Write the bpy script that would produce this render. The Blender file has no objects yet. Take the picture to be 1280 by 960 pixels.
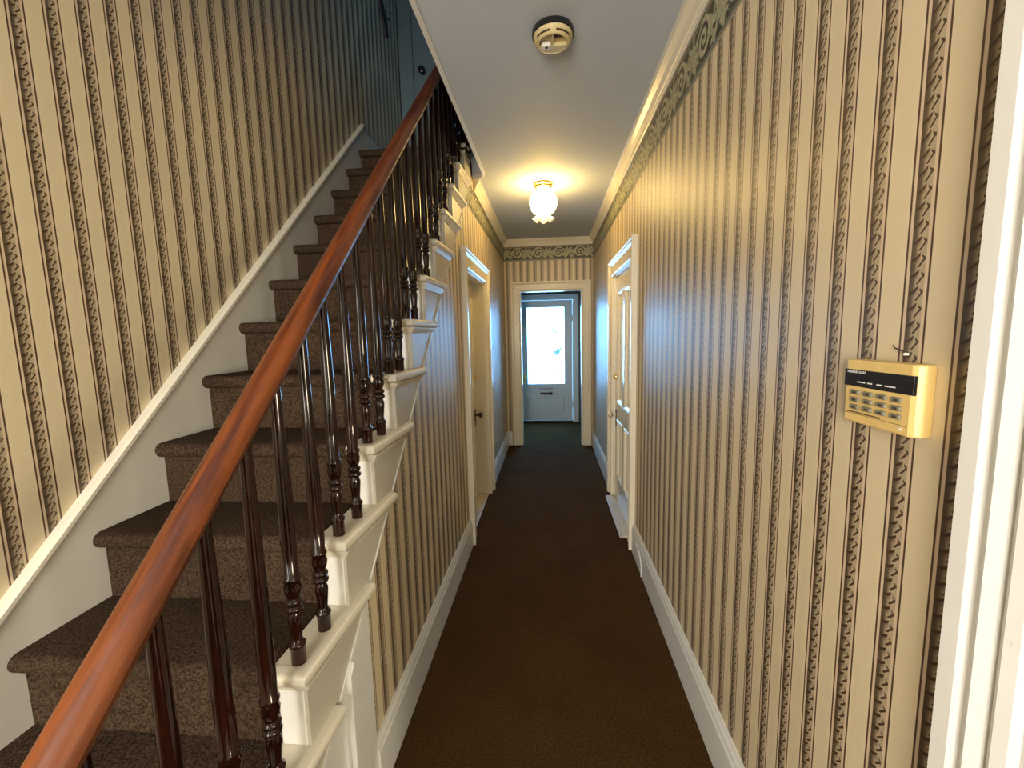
import bpy, bmesh, math, random
from mathutils import Vector, Matrix
random.seed(7)
PI = math.pi
COL = bpy.context.scene.collection
SC = bpy.context.scene

# ------------------------------------------------------------------ camera
F_PX, W_PX = 527.86, 1280.0
VPX, VPY, ROLL = 687.0, 417.0, 0.023
def camera():
    dx, dy, b = VPX - 640.0, VPY - 480.0, 4500.0
    a = ROLL * b
    Y = Vector((dx, dy, F_PX)).normalized()
    D = Vector((a, b, F_PX)).normalized()
    Z = -D
    X = Y.cross(Z).normalized()
    Z = X.cross(Y).normalized()
    M = Matrix((X, Y, Z))
    r, d, f = M @ Vector((1, 0, 0)), M @ Vector((0, 1, 0)), M @ Vector((0, 0, 1))
    m = Matrix(((r.x, -d.x, -f.x, 0), (r.y, -d.y, -f.y, 0), (r.z, -d.z, -f.z, 1.5), (0, 0, 0, 1)))
    cd = bpy.data.cameras.new('camera')
    cd.sensor_width = 36.0
    cd.lens = F_PX / W_PX * 36.0
    cd.clip_start = 0.02
    co = bpy.data.objects.new('camera', cd)
    COL.objects.link(co)
    co.matrix_world = m
    SC.camera = co
camera()

# ------------------------------------------------------------------ light
SC.view_settings.view_transform = 'Standard'
SC.view_settings.look = 'None'
SC.view_settings.gamma = 1.0
SC.view_settings.use_curve_mapping = False
SC.view_settings.exposure = 0.0
SC.cycles.use_denoising = True
SC.cycles.max_bounces = 10
SC.cycles.diffuse_bounces = 6
SC.cycles.sample_clamp_indirect = 6.0
SC.cycles.caustics_reflective = False
SC.cycles.caustics_refractive = False

world = bpy.data.worlds.new('overcast_sky')
SC.world = world
world.use_nodes = True
bg = world.node_tree.nodes['Background']
bg.inputs[0].default_value = (0.17, 0.52, 1.0, 1)
bg.inputs[1].default_value = 40.0

def add_light(name, kind, loc, rot, **kw):
    ld = bpy.data.lights.new(name, kind)
    for k, v in kw.items():
        setattr(ld, k, v)
    o = bpy.data.objects.new(name, ld)
    COL.objects.link(o)
    o.location, o.rotation_euler = loc, rot
    return o
# sun outdoors, shining across the street (no window faces it)
add_light('sun', 'SUN', (-10, 10, 20), (math.radians(5), math.radians(-48), 0), energy=9.0, color=(1, .95, .86), angle=.01)
def portal(name, loc, rot, sx, sy):
    o = add_light(name, 'AREA', loc, rot, shape='RECTANGLE', size=sx, size_y=sy)
    o.data.cycles.is_portal = True
portal('front_door_portal', (-.065, 7.30, 1.30), (math.radians(-90), 0, 0), .66, 1.32)
portal('upstairs_window_portal', (.70, 3.2, 4.2), (0, math.radians(90), 0), .30, .30)
# added fill lamps indoors, standing in for daylight at the unseen curtained windows
add_light('back_fill_light', 'AREA', (-.75, -2.08, 1.55), (math.radians(90), 0, 0), shape='RECTANGLE', size=1.1, size_y=1.4, energy=152.0, color=(1.0, .93, .82))
add_light('side_fill_light', 'AREA', (3.08, -1.70, 1.15), (0, math.radians(90), 0), shape='RECTANGLE', size=.8, size_y=.6, energy=105.0, color=(1.0, .88, .64))

# ------------------------------------------------------------------ node expressions
class X_:
    def __init__(s, nt, v): s.nt, s.v = nt, v
    def _op(s, op, *args):
        n = s.nt.nodes.new('ShaderNodeMath'); n.operation = op
        for i, a in enumerate((s,) + args):
            a = a.v if isinstance(a, X_) else a
            if isinstance(a, (int, float)): n.inputs[i].default_value = a
            else: s.nt.links.new(a, n.inputs[i])
        return X_(s.nt, n.outputs[0])
    def __add__(s, o): return s._op('ADD', o)
    def __radd__(s, o): return s._op('ADD', o)
    def __sub__(s, o): return s._op('SUBTRACT', o)
    def __rsub__(s, o): return X_(s.nt, float(o))._op('SUBTRACT', s)
    def __mul__(s, o): return s._op('MULTIPLY', o)
    def __rmul__(s, o): return s._op('MULTIPLY', o)
    def __truediv__(s, o): return s._op('DIVIDE', o)
    def frac(s): return s._op('FRACT')
    def abs(s): return s._op('ABSOLUTE')
    def sin(s): return s._op('SINE')
    def cos(s): return s._op('COSINE')
    def sqrt(s): return s._op('SQRT')
    def lt(s, o): return s._op('LESS_THAN', o)
    def gt(s, o): return s._op('GREATER_THAN', o)
    def min(s, o): return s._op('MINIMUM', o)
    def max(s, o): return s._op('MAXIMUM', o)
    def atan2(s, o): return s._op('ARCTAN2', o)
    def step(s, lo, hi):
        n = s.nt.nodes.new('ShaderNodeMapRange'); n.interpolation_type = 'SMOOTHSTEP'
        s.nt.links.new(s.v, n.inputs[0])
        n.inputs[1].default_value, n.inputs[2].default_value = lo, hi
        return X_(s.nt, n.outputs[0])

def new_mat(name, rough=.5, spec=.5, color=(.5, .5, .5), metal=0.0):
    m = bpy.data.materials.new(name); m.use_nodes = True
    b = m.node_tree.nodes['Principled BSDF']
    b.inputs['Base Color'].default_value = (*color, 1)
    b.inputs['Roughness'].default_value = rough
    b.inputs['Specular IOR Level'].default_value = spec
    b.inputs['Metallic'].default_value = metal
    return m, m.node_tree, b
def coords(nt):
    tc = nt.nodes.new('ShaderNodeTexCoord'); sp = nt.nodes.new('ShaderNodeSeparateXYZ')
    nt.links.new(tc.outputs['Object'], sp.inputs[0])
    return tc.outputs['Object'], [X_(nt, sp.outputs[i]) for i in range(3)]
def noise(nt, vec, scale, detail=3, rough=.5, sc3=None):
    if sc3:
        mp = nt.nodes.new('ShaderNodeMapping'); nt.links.new(vec, mp.inputs[0]); mp.inputs['Scale'].default_value = sc3; vec = mp.outputs[0]
    n = nt.nodes.new('ShaderNodeTexNoise'); nt.links.new(vec, n.inputs['Vector'])
    n.inputs['Scale'].default_value = scale; n.inputs['Detail'].default_value = detail; n.inputs['Roughness'].default_value = rough
    return X_(nt, n.outputs[0])
def mixc(nt, f, a, b):
    n = nt.nodes.new('ShaderNodeMix'); n.data_type = 'RGBA'; n.clamp_factor = True
    if isinstance(f, X_): nt.links.new(f.v, n.inputs[0])
    else: n.inputs[0].default_value = f
    for i, c in ((6, a), (7, b)):
        if isinstance(c, tuple): n.inputs[i].default_value = (*c, 1)
        else: nt.links.new(c, n.inputs[i])
    return n.outputs[2]
def bump(nt, bsdf, h, strength, dist):
    n = nt.nodes.new('ShaderNodeBump'); n.inputs['Strength'].default_value = strength; n.inputs['Distance'].default_value = dist
    nt.links.new(h.v, n.inputs['Height']); nt.links.new(n.outputs[0], bsdf.inputs['Normal'])

# ------------------------------------------------------------------ materials
CREAM = (.64, .54, .355)
def wallpaper(name, axis, s0, pitch, half=.0235, sgn=1):
    m, nt, b = new_mat(name, .46, .7)
    vec, c = coords(nt)
    t = ((c[axis] - s0) / pitch + .5).frac() - .5
    sd = t * (pitch * sgn)
    d = sd.abs()
    k = half / .0235
    line = ((d - .0214 * k).abs() * -1 + .0019).step(-.0006, .0006)
    a = sd / (.0135 * k)
    z = c[2]
    w = (z / .0252)
    # scrolling leaves: one curled leaf per repeat with dark strokes around it
    q = w.frac()
    wig = (a * 3.0).sin() * .07
    def stroke(c, th, lo, hi):
        return (c.abs() * -1 + th).step(-.04, .04) * (a - lo).step(-.08, .08) * (hi - a).step(-.08, .08)
    s1 = stroke(q - .70 - a * .20 - wig, .115, -.95, .25)
    s2 = stroke(q - .24 - (a - .42) * .60, .105, -.05, .95)
    s3 = stroke(q - .56 + (a - .75) * .5, .085, .5, .98)
    left = (-.34 - a).step(-.35, .22)
    bx, by = a + .12, (q - .52) * 1.5
    blob = 1.0 - (bx * bx + by * by).sqrt().step(.12, .5)
    shade = (a + 1.0).step(-.2, 1.4) * .5 + .38
    tone = shade * (1.0 - blob * .45) * (1.0 - s1.max(s2).max(s3).max(left * .75) * .97)
    nz = noise(nt, vec, 70, 3, .6)
    orn = mixc(nt, tone, (.040, .018, .005), mixc(nt, nz.step(.4, .6), (.47, .36, .24), (.41, .345, .21)))
    band = (d * -1 + .0138 * k).step(-.0005, .0005)
    n2 = noise(nt, vec, 260, 4, .6)
    cream = mixc(nt, n2, (CREAM[0] * .93, CREAM[1] * .93, CREAM[2] * .92), (CREAM[0] * 1.05, CREAM[1] * 1.05, CREAM[2] * 1.05))
    inner = (d * -1 + .0214 * k).step(-.0004, .0004)
    base = mixc(nt, inner, cream, (.57, .45, .31))
    base = mixc(nt, band, base, orn)
    base = mixc(nt, line, base, (.075, .035, .016))
    nt.links.new(base, b.inputs['Base Color'])
    bump(nt, b, n2, .10, .002)
    return m
def border_paper(name, axis, off):
    m, nt, b = new_mat(name, .45, .4)
    vec, c = coords(nt)
    v = (c[2] - 2.44) / .185
    u = ((c[axis] - off) / .264).frac()
    def swirl(cu, cv, rad, hand):
        x = (u - cu) * 1.43; y = v - cv
        r = (x * x + y * y).sqrt(); an = y.atan2(x)
        s = ((r / rad * 2.0 + an * (hand / (2 * PI))).frac() - .5).abs() * 2
        return s.step(.25, .75) * (1.0 - r.step(rad * .92, rad))
    def leafy(cu, cv, rad, lobes, ph):
        x = (u - cu) * 1.43; y = v - cv
        r = (x * x + y * y).sqrt(); an = y.atan2(x)
        rr = ((an * lobes + ph).cos() * .28 + .72) * rad
        return (1.0 - (r / rr).step(.75, 1.0)) * ((an * (lobes * 2) + ph).cos() * .25 + .75)
    s1 = swirl(.27, .52, .40, 1.0)
    l1 = leafy(.70, .55, .46, 7.0, .6).max(leafy(.58, .30, .22, 4.0, .2))
    l2 = leafy(.97, .55, .26, 5.0, 1.2).max(leafy(-.03, .55, .26, 5.0, 1.2)).max(leafy(.90, .25, .2, 4.0, 2.0))
    n1 = noise(nt, vec, 60, 4, .6)
    tone = s1.max(l1).max(l2) * (n1 * 1.0 + .4)
    base = mixc(nt, tone, (.040, .034, .020), (.50, .45, .31))
    grn = mixc(nt, noise(nt, vec, 14, 2), (1, 1, 1), (.72, .86, .74))
    mm = nt.nodes.new('ShaderNodeMix'); mm.data_type = 'RGBA'; mm.blend_type = 'MULTIPLY'; mm.inputs[0].default_value = 1
    nt.links.new(base, mm.inputs[6]); nt.links.new(grn, mm.inputs[7])
    base = mixc(nt, v.lt(.12), mm.outputs[2], (.13, .14, .115))
    base = mixc(nt, v.lt(.035), base, (.34, .30, .20))
    base = mixc(nt, v.gt(.93), base, (.09, .075, .045))
    base = mixc(nt, (v - .915).abs().lt(.015), base, (.33, .27, .15))
    nt.links.new(base, b.inputs['Base Color'])
    return m
def paint(name, col, rough=.35, spec=.5, wear=.06):
    m, nt, b = new_mat(name, rough, spec)
    vec, c = coords(nt)
    n = noise(nt, vec, 9, 5, .65)
    base = mixc(nt, n, tuple(x * (1 - wear) for x in col), tuple(min(1, x * (1 + wear)) for x in col))
    chips = noise(nt, vec, 38, 4, .7).step(.70, .74)
    base = mixc(nt, chips * .35, base, tuple(x * .55 for x in col))
    nt.links.new(base, b.inputs['Base Color'])
    bump(nt, b, noise(nt, vec, 120, 3), .06, .002)
    return m
def carpet(name, ca, cb):
    m, nt, b = new_mat(name, .98, .03)
    vec, c = coords(nt)
    n = noise(nt, vec, 150, 4, .75); n2 = noise(nt, vec, 3.0, 3, .6)
    base = mixc(nt, n.step(.34, .68), ca, cb)
    base2 = mixc(nt, n2.step(.3, .75) * .35, base, tuple(x * .62 for x in ca))
    nt.links.new(base2, b.inputs['Base Color'])
    bump(nt, b, n, .8, .008)
    return m
def wood(name, ca, cb, rough, sc3, coat=0.0):
    m, nt, b = new_mat(name, rough, .5)
    vec, c = coords(nt)
    n = noise(nt, vec, 22, 5, .65, sc3)
    n2 = noise(nt, vec, 60, 3, .6, sc3)
    base = mixc(nt, n.step(.3, .72), ca, cb)
    base = mixc(nt, n2.step(.55, .75) * .4, base, tuple(x * .45 for x in ca))
    nt.links.new(base, b.inputs['Base Color'])
    b.inputs['Coat Weight'].default_value = coat
    b.inputs['Coat Roughness'].default_value = .12
    bump(nt, b, n2, .08, .002)
    return m
def plain(name, col, rough=.5, spec=.5, metal=0.0, amt=.06, scale=30):
    m, nt, b = new_mat(name, rough, spec, col, metal)
    vec, c = coords(nt)
    n = noise(nt, vec, scale, 3)
    nt.links.new(mixc(nt, n, tuple(x * (1 - amt) for x in col), tuple(min(1, x * (1 + amt)) for x in col)), b.inputs['Base Color'])
    return m
def glass_mat():
    m = bpy.data.materials.new('window_glass'); m.use_nodes = True
    nt = m.node_tree; nt.nodes.clear()
    o = nt.nodes.new('ShaderNodeOutputMaterial'); mx = nt.nodes.new('ShaderNodeMixShader')
    t = nt.nodes.new('ShaderNodeBsdfTransparent'); g = nt.nodes.new('ShaderNodeBsdfGlossy')
    g.inputs['Roughness'].default_value = .02; t.inputs[0].default_value = (.95, .97, .97, 1)
    mx.inputs[0].default_value = .06
    nt.links.new(t.outputs[0], mx.inputs[1]); nt.links.new(g.outputs[0], mx.inputs[2]); nt.links.new(mx.outputs[0], o.inputs[0])
    return m
def emit_mat(name, col, s):
    m = bpy.data.materials.new(name); m.use_nodes = True
    b = m.node_tree.nodes['Principled BSDF']
    b.inputs['Base Color'].default_value = (.9, .85, .75, 1)
    b.inputs['Emission Color'].default_value = (*col, 1)
    b.inputs['Emission Strength'].default_value = s
    b.inputs['Roughness'].default_value = .25
    return m

M = dict(
    wp_right=wallpaper('striped_wallpaper_right', 1, .7185, .0923, .0235, -1),
    wp_left=wallpaper('striped_wallpaper_stair', 1, 1.0635, .0862, .0220, 1),
    wp_hall=wallpaper('striped_wallpaper_hall', 1, 1.385, .0940, .0238, 1),
    wp_end=wallpaper('striped_wallpaper_end', 0, .0, .0898, .0235),
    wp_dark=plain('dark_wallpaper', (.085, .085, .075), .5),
    bd_side=border_paper('border_paper_side', 1, .05),
    bd_end=border_paper('border_paper_end', 0, .06),
    white=paint('cream_white_paint', (.68, .64, .53), .32),
    white_cool=paint('white_paint', (.69, .69, .66), .33),
    door=paint('cream_door_paint', (.77, .72, .58), .22),
    front=paint('grey_white_door_paint', (.62, .72, .76), .35),
    ceil=paint('ceiling_paint', (.52, .57, .63), .7, .2, .03),
    skirt=paint('skirting_paint', (.60, .58, .52), .4),
    carpet=carpet('hall_carpet', (.036, .017, .005), (.100, .053, .018)),
    stair_carpet=carpet('stair_carpet', (.020, .012, .007), (.098, .064, .042)),
    rail=wood('mahogany_rail', (.050, .010, .004), (.185, .048, .010), .36, (2.2, .14, .14), .12),
    baluster=wood('dark_mahogany', (.007, .002, .0015), (.028, .006, .003), .11, (1, 1, .15), .0),
    brass=plain('brass', (.72, .46, .14), .28, .5, 1.0),
    dark_metal=plain('dark_metal', (.05, .045, .04), .35, .5, .8),
    knob=plain('porcelain_knob', (.62, .55, .42), .15),
    plastic=plain('yellowed_plastic', (.72, .52, .19), .38),
    plastic2=plain('yellowed_plastic_detector', (.62, .52, .27), .45),
    black=plain('black_plastic', (.012, .012, .014), .25),
    key=plain('grey_key', (.20, .19, .13), .5, .5, 0, .25, 500),
    print_white=plain('white_print', (.75, .75, .72), .5),
    print_dark=plain('dark_print', (.05, .03, .02), .6),
    paper=plain('white_paper', (.72, .75, .78), .6),
    print_blue=plain('blue_print', (.22, .22, .42), .6),
    glass=glass_mat(),
    globe=emit_mat('lit_globe_glass', (1.0, .66, .22), 50.0),
    ruffle=emit_mat('ruffled_glass', (1.0, .80, .42), .22),
    stone=plain('pavement', (.55, .53, .50), .9),
    leaf=plain('leaf_green', (.010, .030, .026), .6),
    bark=plain('bark', (.10, .07, .05), .9),
    oak=wood('threshold_wood', (.45, .38, .28), (.60, .52, .40), .5, (1, .1, 1)),
    upstairs=paint('dimmed_door_paint', (.14, .20, .22), .45),  # dim bluish upstairs light put into the door colour
    bracket=paint('stone_white_paint', (.50, .475, .40), .4),
    blocking_curtain=plain('linen_curtain', (.70, .64, .52), .9, .1),
    fabric=plain('dark_iron', (.02, .02, .022), .6),
)

# ------------------------------------------------------------------ mesh helpers
def box(bm, x0, x1, y0, y1, z0, z1):
    v = [bm.verts.new((x, y, z)) for x in (x0, x1) for y in (y0, y1) for z in (z0, z1)]
    for f in ((0, 1, 3, 2), (4, 6, 7, 5), (0, 4, 5, 1), (2, 3, 7, 6), (0, 2, 6, 4), (1, 5, 7, 3)):
        bm.faces.new([v[i] for i in f])
def prism(bm, pts, axis, a0, a1):
    """closed polygon pts (2-D, in the two other axes in xyz order) extruded along axis from a0 to a1"""
    def mk(p, a):
        q = list(p); q.insert(axis, a); return bm.verts.new(q)
    A = [mk(p, a0) for p in pts]; B = [mk(p, a1) for p in pts]
    n = len(pts)
    bm.faces.new(A); bm.faces.new(B)
    for i in range(n):
        bm.faces.new((A[i], A[(i + 1) % n], B[(i + 1) % n], B[i]))
def lathe(bm, prof, c=(0, 0, 0), axis=2, seg=20):
    rings = []
    for r, h in prof:
        ring = []
        for i in range(seg):
            t = 2 * PI * i / seg
            p = [r * math.cos(t), r * math.sin(t)]; p.insert(axis, h)
            ring.append(bm.verts.new([p[j] + c[j] for j in range(3)]))
        rings.append(ring)
    for a, b in zip(rings, rings[1:]):
        for i in range(seg):
            bm.faces.new((a[i], a[(i + 1) % seg], b[(i + 1) % seg], b[i]))
    bm.faces.new(rings[0]); bm.faces.new(rings[-1])
def sweep(bm, rings, closed=True, caps=True):
    R = [[bm.verts.new(p) for p in r] for r in rings]
    n = len(R[0])
    for a, b in zip(R, R[1:]):
        for i in range(n if closed else n - 1):
            bm.faces.new((a[i], a[(i + 1) % n], b[(i + 1) % n], b[i]))
    if caps and closed:
        bm.faces.new(R[0]); bm.faces.new(R[-1])
def tube(bm, pts, rad, seg=8):
    pts = [Vector(p) for p in pts]; rings = []
    for i, p in enumerate(pts):
        d = (pts[min(i + 1, len(pts) - 1)] - pts[max(i - 1, 0)]).normalized()
        u = d.cross(Vector((0, 0, 1)) if abs(d.z) < .9 else Vector((1, 0, 0))).normalized(); w = d.cross(u)
        rr = rad[i] if isinstance(rad, (list, tuple)) else rad
        rings.append([p + (u * math.cos(2 * PI * k / seg) + w * math.sin(2 * PI * k / seg)) * rr for k in range(seg)])
    sweep(bm, rings)
def tag(o, label=None, cat=None, group=None, kind=None):
    if label: o['label'] = label
    if cat: o['category'] = cat
    if group: o['group'] = group
    if kind: o['kind'] = kind
    return o
def obj(name, bm, mat, parent=None, smooth=False, bevel=0.0, seg=2, angle=35):
    bmesh.ops.recalc_face_normals(bm, faces=bm.faces[:])
    me = bpy.data.meshes.new(name); bm.to_mesh(me); bm.free()
    me.materials.append(M[mat] if isinstance(mat, str) else mat)
    o = bpy.data.objects.new(name, me); COL.objects.link(o)
    if parent: o.parent = parent
    if smooth:
        for p in me.polygons: p.use_smooth = True
        try: me.set_sharp_from_angle(angle=math.radians(angle))
        except Exception: pass
    if bevel:
        b = o.modifiers.new('bevel', 'BEVEL'); b.width = bevel; b.segments = seg; b.limit_method = 'ANGLE'
        b.angle_limit = math.radians(40)
    return o
def B(name, mat, *boxes, parent=None, bevel=0.0):
    bm = bmesh.new()
    for b in boxes: box(bm, *b)
    return obj(name, bm, mat, parent, bevel=bevel)
def empty(name, loc=(0, 0, 0)):
    o = bpy.data.objects.new(name, None); COL.objects.link(o); o.location = loc; o.empty_display_size = .1
    return o
def struct(o, label, cat): return tag(o, label, cat, kind='structure')

# ------------------------------------------------------------------ dimensions
XR, XL, XS = .565, -.585, -1.345          # right wall, hall wall under the stairs, stair wall
YE, YF, YB = 5.62, 7.15, -2.2             # end wall, front door wall, wall behind the camera
ZC, ZU, ZT = 2.71, 2.95, 5.3              # ceiling, top of upper floor slab, upper ceiling
RISE, RUN = .2075, .2215
NY, NZ = .825, .746                       # nosing of tread 0
def ny(k): return NY + RUN * k
def nz(k): return NZ + RISE * k
ZL = nz(10)                               # landing
def diag(y): return .693 + (y - 1.168) * .935
def ydiag(z): return 1.168 + (z - .693) / .935

# ------------------------------------------------------------------ shell
struct(B('floor', 'carpet', (-1.5, .75, YB - .15, YF + .02, -.12, 0)), 'dark brown carpet running the length of the narrow hallway', 'floor')
D2 = (2.96, 3.82, 1.98)                   # right door opening
D4 = (-.43, .444, 2.10)                   # side door beside the camera
struct(B('wall_right', 'wp_right',
  (XR, XR + .12, D2[1], YE + .1, 0, ZC), (XR, XR + .12, D2[0], D2[1], D2[2], ZC), (XR, XR + .12, D4[1], D2[0], 0, ZC),
  (XR, XR + .12, D4[0], D4[1], D4[2], ZC), (XR, XR + .12, YB, D4[0], 0, ZC)),
  'long right hall wall in cream wallpaper with brown leaf stripes', 'wall')
struct(B('wall_left', 'wp_left', (XS - .1, XS, YB, 4.3, 0, ZT)), 'tall stair wall in cream wallpaper with brown leaf stripes', 'wall')
D1 = (2.98, 3.84, 1.965)                  # left door opening
bm = bmesh.new()
prism(bm, [(1.18, 0), (D1[0], 0), (D1[0], diag(D1[0])), (1.18, diag(1.18))], 0, XL - .07, XL)
yc = ydiag(ZC)
prism(bm, [(D1[0], D1[2]), (D1[1], D1[2]), (D1[1], ZC), (yc, ZC), (D1[0], diag(D1[0]))], 0, XL - .07, XL)
prism(bm, [(D1[1], 0), (YE, 0), (YE, ZC), (D1[1], ZC)], 0, XL - .07, XL)
struct(obj('wall_hall', bm, 'wp_hall'), 'hall wall below the stairs in narrow striped cream wallpaper', 'wall')
EO = (-.385, .425, 2.062)
struct(B('wall_end', 'wp_end', (XL - .07, EO[0], YE, YE + .12, 0, ZC), (EO[1], XR, YE, YE + .12, 0, ZC), (EO[0], EO[1], YE, YE + .12, EO[2], ZC)),
  'end wall with striped wallpaper above the open doorway', 'wall')
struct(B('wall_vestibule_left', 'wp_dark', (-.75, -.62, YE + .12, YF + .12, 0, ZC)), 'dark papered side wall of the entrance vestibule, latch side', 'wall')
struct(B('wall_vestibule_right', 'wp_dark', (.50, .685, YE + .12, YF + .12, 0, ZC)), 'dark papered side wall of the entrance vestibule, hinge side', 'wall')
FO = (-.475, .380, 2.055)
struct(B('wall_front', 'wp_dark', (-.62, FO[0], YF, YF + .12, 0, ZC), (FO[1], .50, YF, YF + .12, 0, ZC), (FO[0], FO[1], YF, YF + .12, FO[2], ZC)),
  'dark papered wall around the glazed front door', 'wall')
struct(B('ceiling_vestibule', 'ceil', (-.75, .685, YE, YF + .12, ZC, ZC + .1)), 'ceiling of the entrance vestibule', 'ceiling')
BW = (-1.28, -.22, .80, 2.30)
struct(B('wall_back', 'wp_end', (XS - .1, BW[0], YB - .1, YB, 0, ZC), (BW[1], XR + .12, YB - .1, YB, 0, ZC),
  (BW[0], BW[1], YB - .1, YB, 0, BW[2]), (BW[0], BW[1], YB - .1, YB, BW[3], ZC)), 'striped wall with the added window at the back of the hall', 'wall')
# ceiling with the rounded stairwell opening
XO = -.484
ra = XO - XL
arc = [(XL + ra * math.sin(t), 3.30 + ra * math.cos(t)) for t in [PI / 2 * i / 10 for i in range(11)]]
bm = bmesh.new()
prism(bm, [(XL - .07, YE + .1), (XL - .07, 3.405)] + arc + [(XO, .30), (XS, .30), (XS, YB), (XR + .12, YB), (XR + .12, YE + .1)], 2, ZC, ZU)
struct(obj('ceiling', bm, 'ceil'), 'off white plaster ceiling above the hallway', 'ceiling')
bm = bmesh.new()
path = [(XO, .32)] + [(XO, .4 + i * .29) for i in range(10)] + arc[::-1]
def offs(path, w):
    out = []
    for i, p in enumerate(path):
        a, b = path[max(i - 1, 0)], path[min(i + 1, len(path) - 1)]
        d = Vector((b[0] - a[0], b[1] - a[1])).normalized()
        out.append((p[0] - d.y * w, p[1] + d.x * w))
    return out
oi, oo = offs(path, .004), offs(path, -.016)
rings = [[(i[0], i[1], ZC - .012), (i[0], i[1], ZC + .02), (o[0], o[1], ZC + .001), (o[0], o[1], ZC - .008)] for i, o in zip(oi, oo)]
sweep(bm, rings)
struct(obj('trim_stairwell', bm, 'white_cool'), 'thin white bead along the edge of the stairwell opening', 'trim')
# upper storey shell
UW = (3.05, 3.35, 4.05, 4.35)
struct(B('wall_upper_right', 'wp_right', (XR, XR + .12, YB, UW[0], ZU, ZT), (XR, XR + .12, UW[1], 4.3, ZU, ZT), (XR, XR + .12, UW[0], UW[1], ZU, UW[2]), (XR, XR + .12, UW[0], UW[1], UW[3], ZT)),
  'upstairs wall with a small added window', 'wall')
struct(B('wall_upper_end', 'wp_end', (XS, XR, 4.10, 4.30, ZL - .1, ZT)), 'dark upstairs wall facing the stairs', 'wall')
struct(B('wall_upper_back', 'wp_end', (XS, XR + .12, YB - .1, YB, ZU, ZT)), 'upstairs back wall', 'wall')
struct(B('ceiling_upper', 'ceil', (XS - .1, XR + .12, YB - .1, 4.3, ZT, ZT + .1)), 'upstairs ceiling', 'ceiling')
struct(B('floor_landing', 'stair_carpet', (XS, XL, ny(10) + .03, 4.10, ZL - .11, ZL)), 'carpeted landing at the top of the stairs', 'floor')

# unseen side room added to bring light through the doorway beside the camera
SW = (-2.05, -1.35, .72, 1.58)
X1, X2 = XR + .12, 3.12
struct(B('floor_side_room', 'carpet', (X1 - .12, X2 + .1, -2.7, 1.6, -.12, -.0005)), 'carpet of the side room', 'floor')
struct(B('ceiling_side_room', 'ceil', (X1, X2 + .1, -2.7, 1.6, ZC, ZC + .1)), 'ceiling of the side room', 'ceiling')
struct(B('wall_side_room', 'ceil', (X2, X2 + .1, -2.7, SW[0], 0, ZC), (X2, X2 + .1, SW[1], 1.6, 0, ZC), (X2, X2 + .1, SW[0], SW[1], 0, SW[2]), (X2, X2 + .1, SW[0], SW[1], SW[3], ZC)), 'pale wall of the side room with the added window', 'wall')
struct(B('wall_side_room_far', 'ceil', (X1, X2 + .1, 1.5, 1.6, 0, ZC)), 'pale wall of the side room behind the keypad', 'wall')
struct(B('wall_side_room_back', 'ceil', (X1, X2 + .1, -2.7, -2.6, 0, ZC), (XR, X1, -2.7, YB - .1, 0, ZC)), 'pale back wall of the side room', 'wall')
# wallpaper border, cornice
struct(B('trim_border_right', 'bd_side', (XR - .002, XR + .01, YB, YE, 2.44, 2.625)), 'scrolling leaf wallpaper border along the right wall', 'border')
struct(B('trim_border_hall', 'bd_side', (XL - .01, XL + .002, ydiag(2.44) + .02, YE, 2.44, 2.52), (XL - .01, XL + .002, ydiag(2.52) + .02, YE, 2.52, 2.58), (XL - .01, XL + .002, ydiag(2.58) + .02, YE, 2.58, 2.625)), 'scrolling leaf wallpaper border above the hall doors by the stairs', 'border')
struct(B('trim_border_end', 'bd_end', (XL, XR, YE - .002, YE + .01, 2.44, 2.625)), 'scrolling leaf wallpaper border across the end wall', 'border')
prof = [(0, .088), (.010, .088), (.014, .080), (.014, .070), (.020, .064), (.030, .040), (.044, .022), (.048, .018), (.048, .008), (.056, .006), (.056, 0), (0, 0)]
def cornice(name, pts, label):
    bm = bmesh.new()
    sweep(bm, [[f(w) + (ZC - d,) for w, d in prof] for f in pts])
    struct(obj(name, bm, 'white'), label, 'cornice')
cornice('trim_cornice', [lambda w: (XL + w, 3.43), lambda w: (XL + w, YE - w), lambda w: (XR - w, YE - w), lambda w: (XR - w, YB)],
  'moulded cream cornice around the hallway ceiling')
# baseboards
bprof = [(0, 0), (.020, 0), (.020, .155), (.016, .165), (.014, .178), (.008, .190), (.006, .198), (0, .198)]
def baseboard(name, side, y0, y1, label, mat='white_cool', x=None, z=0):
    s = 1 if side == 'L' else -1
    x = x if x is not None else (XL if side == 'L' else XR)
    bm = bmesh.new(); prism(bm, [(x + s * w, z + h) for w, h in bprof], 1, y0, y1)
    struct(obj(name, bm, mat), label, 'baseboard')
baseboard('baseboard_right', 'R', .584, 2.84, 'white baseboard along the right wall between the two doors')
baseboard('baseboard_right_far', 'R', 3.94, YE, 'white baseboard on the right wall past the white door')
baseboard('baseboard_right_near', 'R', YB, -.57, 'white baseboard on the right wall by the added back window')
baseboard('baseboard_left', 'L', 1.18, 2.86, 'white baseboard below the stairs up to the recessed door')
baseboard('baseboard_left_far', 'L', 3.97, YE, 'white baseboard between the recessed door and the end doorway')
baseboard('baseboard_upper', 'L', 3.16, 4.10, 'white baseboard on the upstairs landing wall', 'skirt', XS, ZL)
struct(B('baseboard_end', 'white_cool', (XL + .02, -.52, YE - .02, YE, 0, .19)), 'short white baseboard piece in the end corner', 'baseboard')

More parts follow.
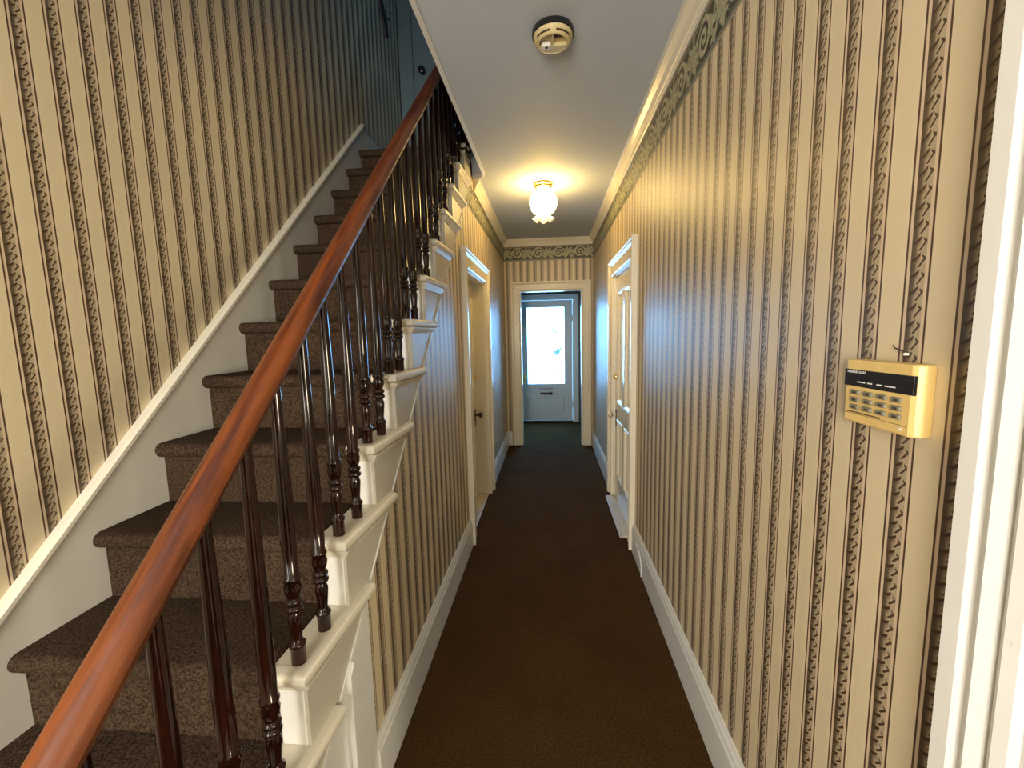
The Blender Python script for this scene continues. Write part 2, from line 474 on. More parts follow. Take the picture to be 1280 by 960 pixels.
# ------------------------------------------------------------------ door builders
cprof = [(0, 0), (0, .018), (.010, .024), (.014, .020), (.085, .020), (.090, .026), (.098, .036), (.108, .036), (.114, .032), (.120, .038), (.132, .038), (.132, 0)]
def casing(parent, wallx, sgn, y0, y1, zt, mat='door', prof=cprof, name='casing', z0=0.0):
    bm = bmesh.new()
    R = []
    for f in (lambda w: (y0 - w, z0), lambda w: (y0 - w, zt + w), lambda w: (y1 + w, zt + w), lambda w: (y1 + w, z0)):
        R.append([(wallx + sgn * d, *f(w)) for w, d in prof])
    sweep(bm, R)
    return obj(name, bm, mat, parent)
def panel_door_x(parent, xf, sgn, y0, y1, z0, z1, mat='door', th=.04):
    """four panel door whose face lies at x = xf and looks towards sgn*x"""
    ys = [y0, y0 + .115, (y0 + y1) / 2 - .05, (y0 + y1) / 2 + .05, y1 - .115, y1]
    zs = [z0, z0 + .21, z0 + .73, z0 + .88, z1 - .13, z1]
    xb = xf - sgn * th
    def bx(n, ya, yb, za, zb, d=0.0, m=mat, bev=.003):
        a, b = sorted((xf - sgn * d, xb + sgn * d * .5))
        return B(n, m, (a, b, ya, yb, za, zb), parent=parent, bevel=bev)
    bx('stile', ys[0], ys[1], z0, z1); bx('stile', ys[4], ys[5], z0, z1)
    for a, b in ((0, 1), (2, 3), (4, 5)): bx('rail', ys[1], ys[4], zs[a], zs[b])
    for a, b in ((1, 2), (3, 4)): bx('mullion', ys[2], ys[3], zs[a], zs[b])
    for ya, yb in ((ys[1], ys[2]), (ys[3], ys[4])):
        for za, zb in ((zs[1], zs[2]), (zs[3], zs[4])):
            bx('panel', ya, yb, za, zb, .016)
            bm = bmesh.new(); R = []
            pr = [(0, .0), (.008, .005), (.016, .002), (.028, -.010), (.030, -.016), (0, -.016)]
            for cy, cz, sy, sz in ((ya, za, 1, 1), (yb, za, -1, 1), (yb, zb, -1, -1), (ya, zb, 1, -1), (ya, za, 1, 1)):
                R.append([(xf + sgn * d, cy + sy * w, cz + sz * w) for w, d in pr])
            sweep(bm, R, caps=False)
            obj('panel_moulding', bm, mat, parent)
def knob_x(parent, x, sgn, y, z, mat='knob', lock=True, zlock=None, r=.028):
    bm = bmesh.new(); lathe(bm, [(.006, 0), (.022, .001), (.022, .004), (.009, .008), (.008, .030), (.016, .036), (r, .048), (r, .056), (r * .75, .066), (.004, .070)], (0, 0, 0), 0)
    if sgn < 0: bmesh.ops.scale(bm, vec=(-1, 1, 1), verts=bm.verts)
    bmesh.ops.translate(bm, vec=(x, y, z), verts=bm.verts)
    obj('knob', bm, mat, parent, smooth=True)
    a, b = sorted((x, x + sgn * .005))
    B('lock_plate', 'dark_metal', (a, b, y - .022, y + .022, z - .10, z + .05), parent=parent, bevel=.002)
    if zlock:
        bm = bmesh.new(); lathe(bm, [(.020, 0), (.024, .004), (.022, .014), (.012, .018), (.004, .030)], (0, 0, 0), 0, 16)
        if sgn < 0: bmesh.ops.scale(bm, vec=(-1, 1, 1), verts=bm.verts)
        bmesh.ops.translate(bm, vec=(x, y, zlock), verts=bm.verts)
        o = obj('deadbolt', bm, 'brass', parent, smooth=True)

# right door
d2 = struct(empty('door_2', (XR, 3.39, 0)), 'white four panel door standing nearly flush in the right wall', 'door')
d2.location = (0, 0, 0)
casing(d2, XR, -1, D2[0], D2[1], D2[2])
B('jamb', 'door', (XR, XR + .11, D2[0], D2[0] + .018, 0, D2[2]), (XR, XR + .11, D2[1] - .018, D2[1], 0, D2[2]), (XR, XR + .11, D2[0] + .018, D2[1] - .018, D2[2] - .018, D2[2]), parent=d2)
panel_door_x(d2, XR + .012, -1, D2[0] + .021, D2[1] - .021, .018, D2[2] - .021)
knob_x(d2, XR + .012, -1, D2[1] - .085, .775, zlock=1.115)
for z in (.28, 1.70):
    B('hinge', 'white_cool', (XR - .004, XR + .012, D2[0] + .012, D2[0] + .03, z - .05, z + .05), parent=d2, bevel=.002)
B('threshold', 'oak', (.492, XR + .03, 2.99, 3.79, 0, .018), parent=d2, bevel=.006)
# left recessed door
d1 = struct(empty('door_1'), 'cream panelled door set deep in the hall wall beyond the stairs', 'door')
casing(d1, XL, 1, D1[0], D1[1], D1[2])
B('jamb', 'door', (XL - .17, XL + .001, D1[0], D1[0] + .015, 0, D1[2]), (XL - .17, XL + .001, D1[1] - .015, D1[1], 0, D1[2]), (XL - .17, XL + .001, D1[0] + .015, D1[1] - .015, D1[2] - .015, D1[2]), parent=d1)
panel_door_x(d1, XL - .105, 1, D1[0] + .018, D1[1] - .018, .02, D1[2] - .018)
knob_x(d1, XL - .105, 1, D1[1] - .075, .775, 'dark_metal', zlock=1.12, r=.024)
B('threshold', 'oak', (XL - .12, XL - .005, D1[0], D1[1], 0, .014), parent=d1, bevel=.004)
# side door beside the camera
d4 = struct(empty('trim_side_doorway'), 'wide white moulded door frame beside the alarm keypad', 'door frame')
cp4 = [(0, 0), (0, .014), (.012, .022), (.020, .018), (.050, .018), (.056, .026), (.070, .030), (.077, .026), (.079, .016), (.083, .016), (.086, .024), (.098, .033), (.108, .026), (.111, .020), (.116, .022), (.119, .034), (.140, .036), (.140, 0)]
casing(d4, XR, -1, D4[0], D4[1], D4[2], 'white_cool', cp4)
B('jamb', 'white_cool', (XR, XR + .11, D4[0], D4[0] + .018, 0, D4[2]), (XR, XR + .11, D4[1] - .018, D4[1], 0, D4[2]), (XR, XR + .11, D4[0] + .018, D4[1] - .018, D4[2] - .018, D4[2]), parent=d4)
# end doorway
d5 = struct(empty('trim_doorway'), 'cream moulded frame around the open doorway at the hall end', 'door frame')
bm = bmesh.new(); R = []
ep = [(0, 0), (0, .016), (.010, .022), (.014, .018), (.078, .018), (.084, .026), (.100, .032), (.112, .032), (.112, 0)]
for f in (lambda w: (EO[0] - w, 0), lambda w: (EO[0] - w, EO[2] + w), lambda w: (EO[1] + w, EO[2] + w), lambda w: (EO[1] + w, 0)):
    R.append([(f(w)[0], YE - d, f(w)[1]) for w, d in ep])
sweep(bm, R); obj('casing', bm, 'door', d5)
B('jamb', 'door', (EO[0] - .002, EO[0] + .012, YE - .002, YE + .122, 0, EO[2]), (EO[1] - .012, EO[1] + .002, YE - .002, YE + .122, 0, EO[2]), (EO[0] + .012, EO[1] - .012, YE - .002, YE + .122, EO[2] - .012, EO[2] + .002), parent=d5)
# front door (glazed)
d3 = struct(empty('door_3'), 'grey white front door with a tall bright window', 'door')
gx0, gx1, gz0, gz1 = -.382, .250, .650, 1.940
fx0, fx1 = FO[0] + .004, FO[1] - .004
ya, yb = YF - .005, YF + .04
B('stile', 'front', (fx0, gx0, ya, yb, .025, FO[2] - .005), parent=d3)
B('stile', 'front', (gx1, fx1, ya, yb, .025, FO[2] - .005), parent=d3)
B('rail', 'front', (gx0, gx1, ya, yb, gz1, FO[2] - .005), parent=d3)
B('rail', 'front', (gx0, gx1, ya, yb, .435, gz0), parent=d3)
B('rail', 'front', (gx0, gx1, ya, yb, .025, .150), parent=d3)
B('panel', 'front', (gx0, gx1, ya + .012, yb, .150, .435), parent=d3)
def ring_y(name, x0, x1, z0, z1, pr, mat, par, y):
    bm = bmesh.new(); R = []
    for cx, cz, sx, sz in ((x0, z0, 1, 1), (x1, z0, -1, 1), (x1, z1, -1, -1), (x0, z1, 1, -1), (x0, z0, 1, 1)):
        R.append([(cx + sx * w, y - d, cz + sz * w) for w, d in pr])
    sweep(bm, R, caps=False)
    return obj(name, bm, mat, par)
ring_y('panel_moulding', gx0, gx1, .150, .435, [(0, .0), (.010, .006), (.020, .002), (.032, -.010), (0, -.012)], 'front', d3, ya)
ring_y('glazing_bead', gx0, gx1, gz0, gz1, [(-.006, .0), (-.004, .006), (.006, .006), (.010, -.010), (-.006, -.010)], 'front', d3, ya)
B('pane', 'glass', (gx0, gx1, ya + .020, ya + .024, gz0, gz1), parent=d3)
bm = bmesh.new(); R = []
fp = [(0, 0), (0, .014), (.012, .018), (.070, .018), (.080, .026), (.095, .026), (.095, 0)]
for f in (lambda w: (FO[0] - w, 0), lambda w: (FO[0] - w, FO[2] + w * .9), lambda w: (FO[1] + w, FO[2] + w * .9), lambda w: (FO[1] + w, 0)):
    R.append([(f(w)[0], YF - d, f(w)[1]) for w, d in fp])
sweep(bm, R); obj('casing', bm, 'front', d3)
bm = bmesh.new(); lathe(bm, [(.022, 0), (.024, -.006), (.009, -.012), (.009, -.034), (.026, -.046), (.028, -.056), (.018, -.066), (.003, -.068)], (-.428, ya, .76), 1, 16)
obj('knob', bm, 'brass', d3, smooth=True)
B('lock_plate', 'brass', (-.446, -.410, ya - .004, ya, .70, .84), parent=d3, bevel=.002)
# mail slot plate with its dark flap pointing to the knob's far side
B('mail_slot_plate', 'paper', (-.195, .070, ya - .006, ya, .418, .552), parent=d3, bevel=.003)
bm = bmesh.new(); prism(bm, [(-.175, .472), (-.005, .472), (-.005, .452), (.050, .490), (-.005, .528), (-.005, .508), (-.175, .508)], 1, ya - .014, ya - .004)
tag(obj('arrow', bm, 'black', d3), 'black arrow pointing to the hinge side')
B('sign_lettering', 'print_blue', *[(-.18 + i * .026, -.18 + i * .026 + .017, ya - .003, ya + .001, .562, .585) for i in range(9)], parent=d3)
for z in (.3, 1.75):
    B('hinge', 'dark_metal', (FO[1] - .008, FO[1] + .006, ya - .005, ya, z - .05, z + .05), parent=d3)
B('threshold', 'dark_metal', (FO[0], FO[1], YF - .03, YF + .10, 0, .022), parent=d3, bevel=.004)
# unseen windows added for the light: behind the camera, side room, upstairs
w1 = struct(empty('added_window_back'), 'added white sash window, out of view at the back of the hall', 'window')
def sash_y(par, x0, x1, z0, z1, y, mat):
    zm = (z0 + z1) / 2
    B('window_frame', mat, (x0, x0 + .05, y, y + .08, z0, z1), (x1 - .05, x1, y, y + .08, z0, z1), (x0 + .05, x1 - .05, y, y + .08, z0, z0 + .06), (x0 + .05, x1 - .05, y, y + .08, z1 - .05, z1), (x0 + .05, x1 - .05, y, y + .08, zm - .025, zm + .025), parent=par)
    for a, b in ((z0 + .06, zm - .025), (zm + .025, z1 - .05)):
        B('pane', 'glass', (x0 + .05, x1 - .05, y + .03, y + .034, a, b), parent=par)
sash_y(w1, BW[0], BW[1], BW[2], BW[3], YB - .09, 'white_cool')
B('window_sill', 'white_cool', (BW[0] - .06, BW[1] + .06, YB - .01, YB + .012, BW[2] - .03, BW[2]), parent=w1, bevel=.004)
def blocking_curtain(parent, axis, c, a0, a1, z0, z1):  # closed cloth added to keep blue sky light out at the unseen windows
    bm = bmesh.new(); n = 60; R = []
    for i in range(n + 1):
        t = i / n; a = a0 + (a1 - a0) * t; w = .012 * math.sin(t * 2 * PI * 11)
        ring = [(c + w, z0), (c + w + .004, z0), (c + w + .004, z1), (c + w, z1)]
        R.append([(a, p, z) if axis == 1 else (p, a, z) for p, z in ring])
    sweep(bm, R); obj('blocking_curtain', bm, 'blocking_curtain', parent)
blocking_curtain(w1, 1, YB + .03, BW[0] - .05, BW[1] + .05, BW[2] - .06, BW[3] + .08)
w3 = struct(empty('added_window_side'), 'added curtained window of the unseen side room', 'window')
B('window_frame', 'white_cool', (X2 + .01, X2 + .08, SW[0], SW[0] + .05, SW[2], SW[3]), (X2 + .01, X2 + .08, SW[1] - .05, SW[1], SW[2], SW[3]), (X2 + .01, X2 + .08, SW[0] + .05, SW[1] - .05, SW[2], SW[2] + .05), (X2 + .01, X2 + .08, SW[0] + .05, SW[1] - .05, SW[3] - .05, SW[3]), parent=w3)
B('pane', 'glass', (X2 + .04, X2 + .044, SW[0] + .05, SW[1] - .05, SW[2] + .05, SW[3] - .05), parent=w3)
blocking_curtain(w3, 0, X2 - .022, SW[0] - .04, SW[1] + .04, SW[2] - .05, SW[3] + .05)
w2 = struct(empty('added_window_upstairs'), 'small added sash window, out of view in the upstairs wall', 'window')
B('window_frame', 'white_cool', (XR + .02, XR + .10, UW[0], UW[0] + .05, UW[2], UW[3]), (XR + .02, XR + .10, UW[1] - .05, UW[1], UW[2], UW[3]), (XR + .02, XR + .10, UW[0] + .05, UW[1] - .05, UW[2], UW[2] + .05), (XR + .02, XR + .10, UW[0] + .05, UW[1] - .05, UW[3] - .05, UW[3]), parent=w2)
B('pane', 'glass', (XR + .05, XR + .054, UW[0] + .05, UW[1] - .05, UW[2] + .05, UW[3] - .05), parent=w2)
# upstairs door facing the stairs
d6 = struct(empty('door_5'), 'pale upstairs door with a dark knob facing the stairs', 'door')
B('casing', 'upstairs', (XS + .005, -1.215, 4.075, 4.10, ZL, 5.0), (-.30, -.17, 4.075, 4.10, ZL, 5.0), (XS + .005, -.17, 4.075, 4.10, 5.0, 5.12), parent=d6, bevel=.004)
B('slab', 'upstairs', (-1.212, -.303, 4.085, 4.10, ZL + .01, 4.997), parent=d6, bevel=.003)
bm = bmesh.new(); lathe(bm, [(.024, 0), (.026, -.006), (.010, -.012), (.010, -.034), (.030, -.046), (.032, -.058), (.020, -.068), (.003, -.070)], (-1.125, 4.085, 3.895), 1, 16)
obj('knob', bm, 'black', d6, smooth=True)

# ------------------------------------------------------------------ understair panelling
up = struct(empty('wall_understair_panelling'), 'white panelled boards closing the space under the lowest stairs', 'panelling')
def up_piece(name, y0, y1, x0, x1, mat='white_cool', z0=0.0, dz=0.0):
    bm = bmesh.new(); prism(bm, [(y0, z0), (y1, z0), (y1, diag(y1) - dz), (y0, diag(y0) - dz)], 0, x0, x1)
    return obj(name, bm, mat, up, bevel=.003)
up_piece('frame_board', 1.055, 1.182, XL - .03, XL + .012)
up_piece('moulding', 1.028, 1.055, XL - .03, XL + .022)
up_piece('bead', 1.010, 1.028, XL - .03, XL + .008)
up_piece('panel', .72, 1.010, XL - .03, XL - .004)
up_piece('frame_board', .60, .72, XL - .03, XL + .012)
up_piece('panel', .44, .60, XL - .03, XL - .004)

# ------------------------------------------------------------------ staircase
st = tag(empty('staircase', (0, 0, 0)), 'steep straight staircase with brown carpeted treads and white side brackets', 'staircase')
K0 = -3
XT0, XT1 = XS + .02, -.655
for k in range(K0, 11):
    y, z = ny(k), nz(k)
    # carpet on tread, rolled over the nosing
    r = .024
    pts = [(y + r + r * math.cos(t), z - r + r * math.sin(t)) for t in [PI / 2 + PI * i / 8 for i in range(9)]]
    pts += [(y + .034, z - 2 * r), (y + RUN + .040, z - 2 * r), (y + RUN + .040, z)]
    if k < 10:
        bm = bmesh.new(); prism(bm, pts, 0, XT0, XT1)
    else:
        pts[-2:] = [(y + .06, z - 2 * r), (y + .06, z)]
        bm = bmesh.new(); prism(bm, pts, 0, XT0, XL + .03)
    obj('tread', bm, 'stair_carpet', st, smooth=True)
    zb = max(nz(k - 1), 0)
    if k == K0: zb = 0
    B('riser', 'stair_carpet', (XT0, XT1, y + .032, y + .052, zb - (.001 if k > K0 else 0), z - 2 * r), parent=st)
    if k < 10:
        B('tread_end', 'white', (XT1, XL + .004, y + .012, y + RUN + .040, z - .036, z - .004), parent=st, bevel=.003)
    B('riser_end', 'white_cool', (XT1 + .004, XL - .001, y + .028, y + .050, zb - .004 if k > K0 else 0, z - .036), parent=st, bevel=.004)
# side stringer with stepped top
pts = []
for k in range(K0, 11):
    zb = nz(k - 1) - .03 if k > K0 else 0
    pts += [(ny(k) + .030, zb), (ny(k) + .030, nz(k) - .030)]
pts += [(yc - .02, nz(10) - .03), (yc - .02, diag(yc - .02)), (.43, 0)]
bm = bmesh.new(); prism(bm, pts, 0, XL - .018, XL + .007)
obj('stringer', bm, 'bracket', st)
bm = bmesh.new()
sweep(bm, [[(XL + .004, y, diag(y) - .004), (XL + .011, y, diag(y) - .004), (XL + .011, y, diag(y) + .005), (XL + .004, y, diag(y) + .005)] for y in (.45, yc - .02)])
obj('stringer_bead', bm, 'white_cool', st)
rp = [(.0, -.034), (.024, -.034), (.030, -.031), (.034, -.025), (.035, -.018), (.034, -.011), (.030, -.006), (.024, -.003), (0, -.003)]
cv = [(0, -.062), (.008, -.062), (.010, -.055), (.018, -.046), (.022, -.036), (0, -.036)]
for k in range(K0, 11):
    y, z = ny(k), nz(k)
    ye = min(ydiag(z - .034), yc - .03)
    for nm, pr, xa, ins in (('nosing_return', rp, XL + .002, 0), ('cove_moulding', cv, XL + .004, .002)):
        bm = bmesh.new(); R = []
        if nm == 'nosing_return':
            cy = y + .030
            R.append([(XT1 + .002, cy - w - .002, z + d) for w, d in pr])
            R.append([(xa + w * .72, cy - w - .002, z + d) for w, d in pr])
            R.append([(xa + w, ye if k < 10 else y + .07, z + d) for w, d in pr])
        else:
            cy = y + .030
            R.append([(XT1 + .01, cy - w, z + d) for w, d in pr])
            R.append([(xa + w, cy - w, z + d) for w, d in pr])
            R.append([(xa + w, ydiag(z - .055) - .01 if k < 10 else y + .06, z + d) for w, d in pr])
        sweep(bm, R)
        obj(nm, bm, 'white', st, smooth=True, angle=50)
# wall skirt
def sk(y): return .865 + (y - .832) * .9368
yt = .832 + (ZL + .21 - .865) / .9368
bm = bmesh.new(); prism(bm, [(.10, 0), (.10, sk(.10)), (yt, ZL + .21), (yt + .02, ZL + .20), (yt + .02, ZL - .2), (.55, 0)], 0, XS, XS + .022)
obj('wall_skirt', bm, 'skirt', st)
bm = bmesh.new()
sweep(bm, [[(XS, y, sk(y) - .028), (XS + .026, y, sk(y) - .028), (XS + .030, y, sk(y) - .018), (XS + .030, y, sk(y) - .004), (XS + .020, y, sk(y) + .004), (XS, y, sk(y) + .004)] for y in (.10, yt)])
obj('skirt_cap', bm, 'white', st)

# ------------------------------------------------------------------ railing
ra_ = tag(empty('stair_railing'), 'mahogany handrail on slim turned dark balusters beside the stairs', 'railing')
XB, RAILX = -.600, -.602
RH = .648                                   # rail centre above the nosing line
def rz(y): return NZ + (y - NY) * (RISE / RUN) + RH
rsec = []
for i in range(16):
    t = 2 * PI * i / 16
    cx, cz = math.cos(t), math.sin(t)
    rsec.append((.0305 * cx * (1 - .12 * (cz < -.3)), .0285 * cz))
bm = bmesh.new(); rings = []
sl = math.atan2(RISE, RUN)
for y in [.16 + i * (3.02 - .16) / 24 for i in range(25)]:
    rings.append([(RAILX + a, y - b * math.sin(sl), rz(y) + b * math.cos(sl)) for a, b in rsec])
for i in range(1, 7):
    t = sl * (1 - i / 6); yy = 3.02 + .03 * i; zz = rz(3.02) + .018 * i - .0012 * i * i
    rings.append([(RAILX + a, yy - b * math.sin(t), zz + b * math.cos(t)) for a, b in rsec])
sweep(bm, rings)
obj('handrail', bm, 'rail', ra_, smooth=True)
bprofile = [(.0165, 0), (.0165, .040), (.0190, .044), (.0190, .050), (.0135, .055), (.0120, .065), (.0150, .095), (.0165, .115), (.0125, .128),
            (.0195, .134), (.0195, .141), (.0140, .146), (.0190, .152), (.0190, .158), (.0130, .164), (.0180, .178), (.0195, .190), (.0165, .202),
            (.0200, .208), (.0200, .214), (.0160, .219)]
def baluster_mesh(h):
    bm = bmesh.new()
    pr = bprofile + [(.0175, .30), (.0165, .42), (.0110, h + .01)]
    lathe(bm, pr, (0, 0, 0), 2, 12)
    o = obj('baluster', bm, 'baluster', ra_, smooth=True, angle=60)
    return o
first = {}
for k in range(K0, 10):
    for j, dy in enumerate((.042, .157)):
        y, z = ny(k) + dy, nz(k) - .004
        h = rz(y) - .02 - z
        if j not in first:
            o = baluster_mesh(h); first[j] = o
        else:
            o = first[j].copy(); COL.objects.link(o); o.parent = ra_
        o.location = (XB, y, z)
        o.rotation_euler = (0, 0, random.uniform(0, 6))
def newel(y, z0, z1):
    bm = bmesh.new(); s = .055
    box(bm, XB - s, XB + s, y - s, y + s, z0, z0 + .28)
    lathe(bm, [(.036, z0 + .28), (.040, z0 + .30), (.026, z0 + .32), (.034, z0 + .40), (.030, z1 - .16), (.022, z1 - .12), (.038, z1 - .10), (.038, z1 - .09)], (XB, y, 0), 2, 16)
    box(bm, XB - s, XB + s, y - s, y + s, z1 - .09, z1)
    lathe(bm, [(.046, z1), (.050, z1 + .015), (.036, z1 + .03), (.030, z1 + .05), (.004, z1 + .07)], (XB, y, 0), 2, 16)
    return obj('newel_post', bm, 'baluster', ra_)
newel(.11, 0, rz(.16) + .06)
newel(ny(10) + .12, ZL, ZL + .80)

# ------------------------------------------------------------------ ceiling lamp
LX, LY = -.038, 3.60
lp = tag(empty('ceiling_lamp', (LX, LY, ZC)), 'lit round glass globe ceiling lamp with brass fitter and ruffled lower rim', 'lamp')
bm = bmesh.new(); lathe(bm, [(.030, 0), (.076, 0), (.080, -.006), (.078, -.016), (.070, -.020), (.066, -.034), (.060, -.038), (.058, -.044), (.02, -.044)], (0, 0, 0), 2, 28)
obj('fitter', bm, 'brass', lp, smooth=True)
bm = bmesh.new(); gp = [(.056, -.040), (.060, -.056)]
for i in range(1, 15):
    t = PI * (.17 + .68 * i / 15); gp.append((.112 * math.sin(t), -.150 + .106 * math.cos(t)))
lathe(bm, gp, (0, 0, 0), 2, 28)
obj('globe', bm, 'globe', lp, smooth=True, angle=180)
bm = bmesh.new(); n = 72; rings = []
for j in range(7):
    s = j / 6; ring = []
    for i in range(n):
        t = 2 * PI * i / n; wv = math.cos(6 * t)
        r = .044 + .034 * s ** 1.3 + .016 * s * wv; z = -.240 - .050 * s ** .8 + .014 * s * wv
        ring.append((r * math.cos(t), r * math.sin(t), z))
    rings.append(ring)
sweep(bm, rings, caps=False)
o = obj('ruffled_rim', bm, 'ruffle', lp, smooth=True, angle=180)
sm = o.modifiers.new('thickness', 'SOLIDIFY'); sm.thickness = .003

# ------------------------------------------------------------------ smoke detector
sd = tag(empty('smoke_detector', (.028, 1.862, ZC)), 'round yellowed smoke detector with a black base ring on the ceiling', 'smoke detector')
bm = bmesh.new(); lathe(bm, [(.02, 0), (.082, 0), (.084, -.004), (.084, -.021), (.081, -.023), (.02, -.023)], (0, 0, 0), 2, 40)
obj('base_ring', bm, 'black', sd, smooth=True)
bm = bmesh.new(); lathe(bm, [(.03, -.020), (.078, -.020), (.079, -.023), (.077, -.031), (.074, -.034), (.066, -.048), (.062, -.050), (.056, -.050), (.055, -.047), (.055, -.034), (.01, -.034)], (0, 0, 0), 2, 40)
body = obj('body', bm, 'plastic2', sd, smooth=True)
def arc_bar(bm, r0, r1, a0, a1, z0, z1, n=10):
    rings = []
    for i in range(n + 1):
        t = math.radians(a0 + (a1 - a0) * i / n); c, s = math.cos(t), math.sin(t)
        rings.append([(r0 * c, r0 * s, z0), (r1 * c, r1 * s, z0 - (z0 - z1) * 0), (r1 * c, r1 * s, z1), (r0 * c, r0 * s, z1)])
    sweep(bm, rings)
for a0, a1 in ((-80, -28), (-152, -100)):
    bm = bmesh.new(); arc_bar(bm, .0700, .0722, a0, a1, -.0335, -.0435); obj('vent_slot', bm, 'print_dark', sd)
bm = bmesh.new(); pts = [(.0552 * math.cos(math.radians(a)), .0552 * math.sin(math.radians(a))) for a in range(12, 172, 10)]
prism(bm, pts, 2, -.049, -.033); obj('cover', bm, 'plastic2', sd)
B('divider', 'plastic2', (-.006, .002, -.054, .020, -.047, -.033), parent=sd)
bm = bmesh.new(); pts = [(.050 * math.cos(math.radians(a)), .050 * math.sin(math.radians(a))) for a in range(-85, -8, 11)] + [(.004, -.010)]
prism(bm, pts, 2, -.036, -.0335); obj('battery_pocket', bm, 'print_dark', sd)
B('test_button', 'print_white', (-.046, -.010, .002, .030, -.053, -.036), parent=sd, bevel=.002)
bm = bmesh.new(); lathe(bm, [(.002, -.050), (.006, -.050), (.006, -.0545), (.002, -.0545)], (-.026, .014, 0), 2, 14); obj('indicator', bm, 'black', sd)

# ------------------------------------------------------------------ alarm keypad
kp = tag(empty('alarm_keypad'), 'yellowed plastic alarm keypad with black display on the striped wall', 'keypad')
KX = XR - .031
bm = bmesh.new(); prism(bm, [(XR, .668), (XR, .812), (KX + .006, .816), (KX, .810), (KX, .672), (KX + .004, .666), (KX + .012, .661)], 2, 1.332, 1.442)
obj('housing', bm, 'plastic', kp, bevel=.003)
B('display', 'black', (KX - .0012, KX + .01, .6665, .8135, 1.396, 1.4255), (KX + .003, KX + .012, .8135, .8165, 1.396, 1.4255), parent=kp, bevel=.001)
B('seam', 'print_dark', (KX - .0003, KX + .004, .673, .8095, 1.3475, 1.3482), parent=kp)
for ky in (.784, .7545, .725, .6955):
    for kz in (1.386, 1.373, 1.360):
        o = B('key', 'key', (KX - .004, KX + .004, ky - .0105, ky + .0105, kz - .0042, kz + .0042), parent=kp, bevel=.0022)
        B('key_print', 'print_dark', (KX - .0043, KX - .003, ky - .005, ky + .003, kz - .0018, kz + .0018), parent=o)
def text(body, size, loc, mat, parent, align='LEFT'):
    cu = bpy.data.curves.new('t', 'FONT'); cu.body = body; cu.size = size; cu.align_x = align; cu.extrude = .0002
    t = bpy.data.objects.new('t', cu); COL.objects.link(t)
    dg = bpy.context.evaluated_depsgraph_get()
    me = bpy.data.meshes.new_from_object(t.evaluated_get(dg)); bpy.data.objects.remove(t)
    me.materials.clear(); me.materials.append(M[mat])
    o = bpy.data.objects.new('lettering', me); COL.objects.link(o); o.parent = parent
    o.location = loc; o.rotation_euler = (PI / 2, 0, -PI / 2)
    return o
text('MAGNUM ALERT', .0058, (KX - .0016, .806, 1.4195), 'print_white', kp)
for y0, y1 in ((.781, .763), (.757, .747), (.737, .726), (.720, .699)):
    B('indicator_print', 'print_white', (KX - .0018, KX - .001, y1, y0, 1.4035, 1.4055), parent=kp)
B('cover_print', 'print_dark', *[(KX - .0006, KX + .002, .7985 - i * .0052, .7985 - i * .0052 + .0036, 1.3495, 1.3518) for i in range(15)], parent=kp)
B('logo_print', 'print_white', (KX - .0006, KX + .002, .684, .690, 1.3395, 1.3435), parent=kp)
wr = tag(empty('wire_stub'), 'short brown wire curling from the wallpaper above the keypad', 'wire')
bm = bmesh.new(); tube(bm, [(XR + .002, .7195, 1.456), (XR - .006, .7200, 1.458), (XR - .010, .726, 1.462), (XR - .010, .736, 1.464), (XR - .007, .744, 1.469)], [.0012, .0012, .0013, .0012, .0006], 6)
obj('wire', bm, 'print_dark', wr, smooth=True)
bm = bmesh.new(); lathe(bm, [(.001, .001), (.0022, 0), (.0022, -.006), (.001, -.007)], (XR - .002, .7195, 1.455), 0, 8); obj('staple', bm, 'print_white', wr)

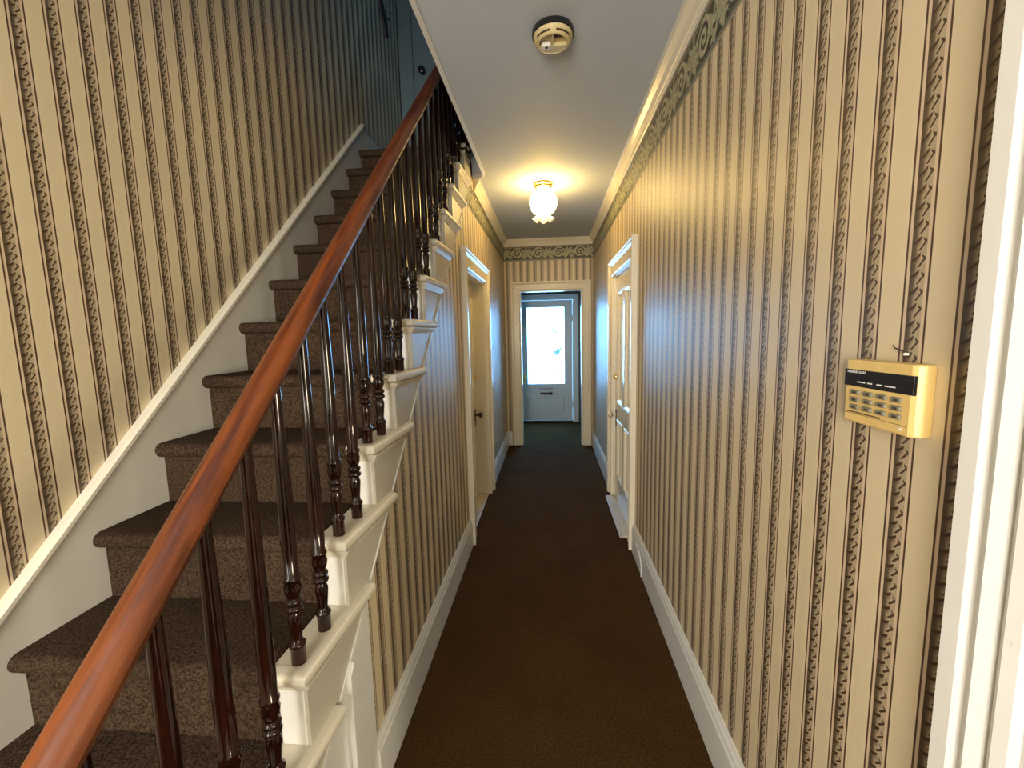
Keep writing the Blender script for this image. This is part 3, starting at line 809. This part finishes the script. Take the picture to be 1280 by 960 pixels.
# ------------------------------------------------------------------ small wall items
ls = tag(empty('light_switch'), 'small cream light switch plate on the hall wall near the end doorway', 'light switch')
B('plate', 'white', (XL, XL + .006, 5.27, 5.345, 1.255, 1.372), parent=ls, bevel=.002)
B('toggle', 'white', (XL + .006, XL + .018, 5.302, 5.313, 1.305, 1.325), parent=ls, bevel=.002)
wh = tag(empty('wall_bracket'), 'dark iron bracket hanging high on the upstairs stair wall', 'bracket')
bm = bmesh.new(); prism(bm, [(3.60, 4.22), (3.70, 4.24), (3.78, 4.12), (3.80, 4.02), (3.74, 4.00), (3.68, 4.10)], 0, XS, XS + .02)
obj('plate', bm, 'fabric', wh, bevel=.004)
bm = bmesh.new(); tube(bm, [(XS + .018, 3.72, 4.12), (XS + .06, 3.72, 4.11), (XS + .07, 3.72, 4.16)], .008); obj('hook', bm, 'fabric', wh, smooth=True)
cb = tag(empty('cable'), 'thin white cable stapled in a curve on the right baseboard', 'cable')
bm = bmesh.new(); tube(bm, [(XR - .0235, 2.66, .135), (XR - .0235, 2.58, .128), (XR - .0235, 2.52, .10), (XR - .0235, 2.50, .05), (XR - .0235, 2.50, .0)], .004, 6)
obj('cable_run', bm, 'print_white', cb, smooth=True)

# ------------------------------------------------------------------ outdoors
tag(B('pavement', 'stone', (-30, 30, YF + .12, 60, -.25, -.13)), 'sunlit pale pavement outside the front door', 'pavement', kind='structure')
tr = tag(empty('young_tree', (1.15, 10.2, -.13)), 'young leafy tree seen through the front door glass', 'tree')
bm = bmesh.new(); tube(bm, [(0, 0, 0), (.03, .02, 1.0), (-.02, 0, 2.0), (.02, .03, 3.2)], [.05, .04, .03, .012], 8); obj('trunk', bm, 'bark', tr, smooth=True)
for (dx, dz, s) in ((-.98, 1.20, .085), (-1.0, 1.17, .06), (-1.08, 1.72, .04), (-1.02, 1.66, .035), (-1.14, 1.80, .03), (-1.55, 1.98, .035), (-1.5, .62, .035), (-.95, .62, .03), (-.93, 1.25, .05)):
    bm = bmesh.new(); tube(bm, [(0, 0, dz + .5), (dx * .5, 0, dz + .35), (dx, 0, dz)], [.004, .003, .001], 5); obj('twig', bm, 'bark', tr)
    s *= 1.5
    for q in range(5):
        bm = bmesh.new(); a = random.uniform(0, 6.28); c = Vector((dx + random.uniform(-s, s) * .5, random.uniform(-.03, .03), dz + random.uniform(-s, s) * .5))
        u = Vector((math.cos(a), .2, math.sin(a))) * s * .6; w = Vector((-math.sin(a), .1, math.cos(a))) * s * .28
        vs = [bm.verts.new(c + p) for p in (-u, -u * .2 + w, u, -u * .2 - w)] + [bm.verts.new(c + Vector((0, .012, 0)))]
        bm.faces.new(vs[:4])
        for i in range(4): bm.faces.new((vs[i], vs[(i + 1) % 4], vs[4]))
        obj('leaf', bm, 'leaf', tr)
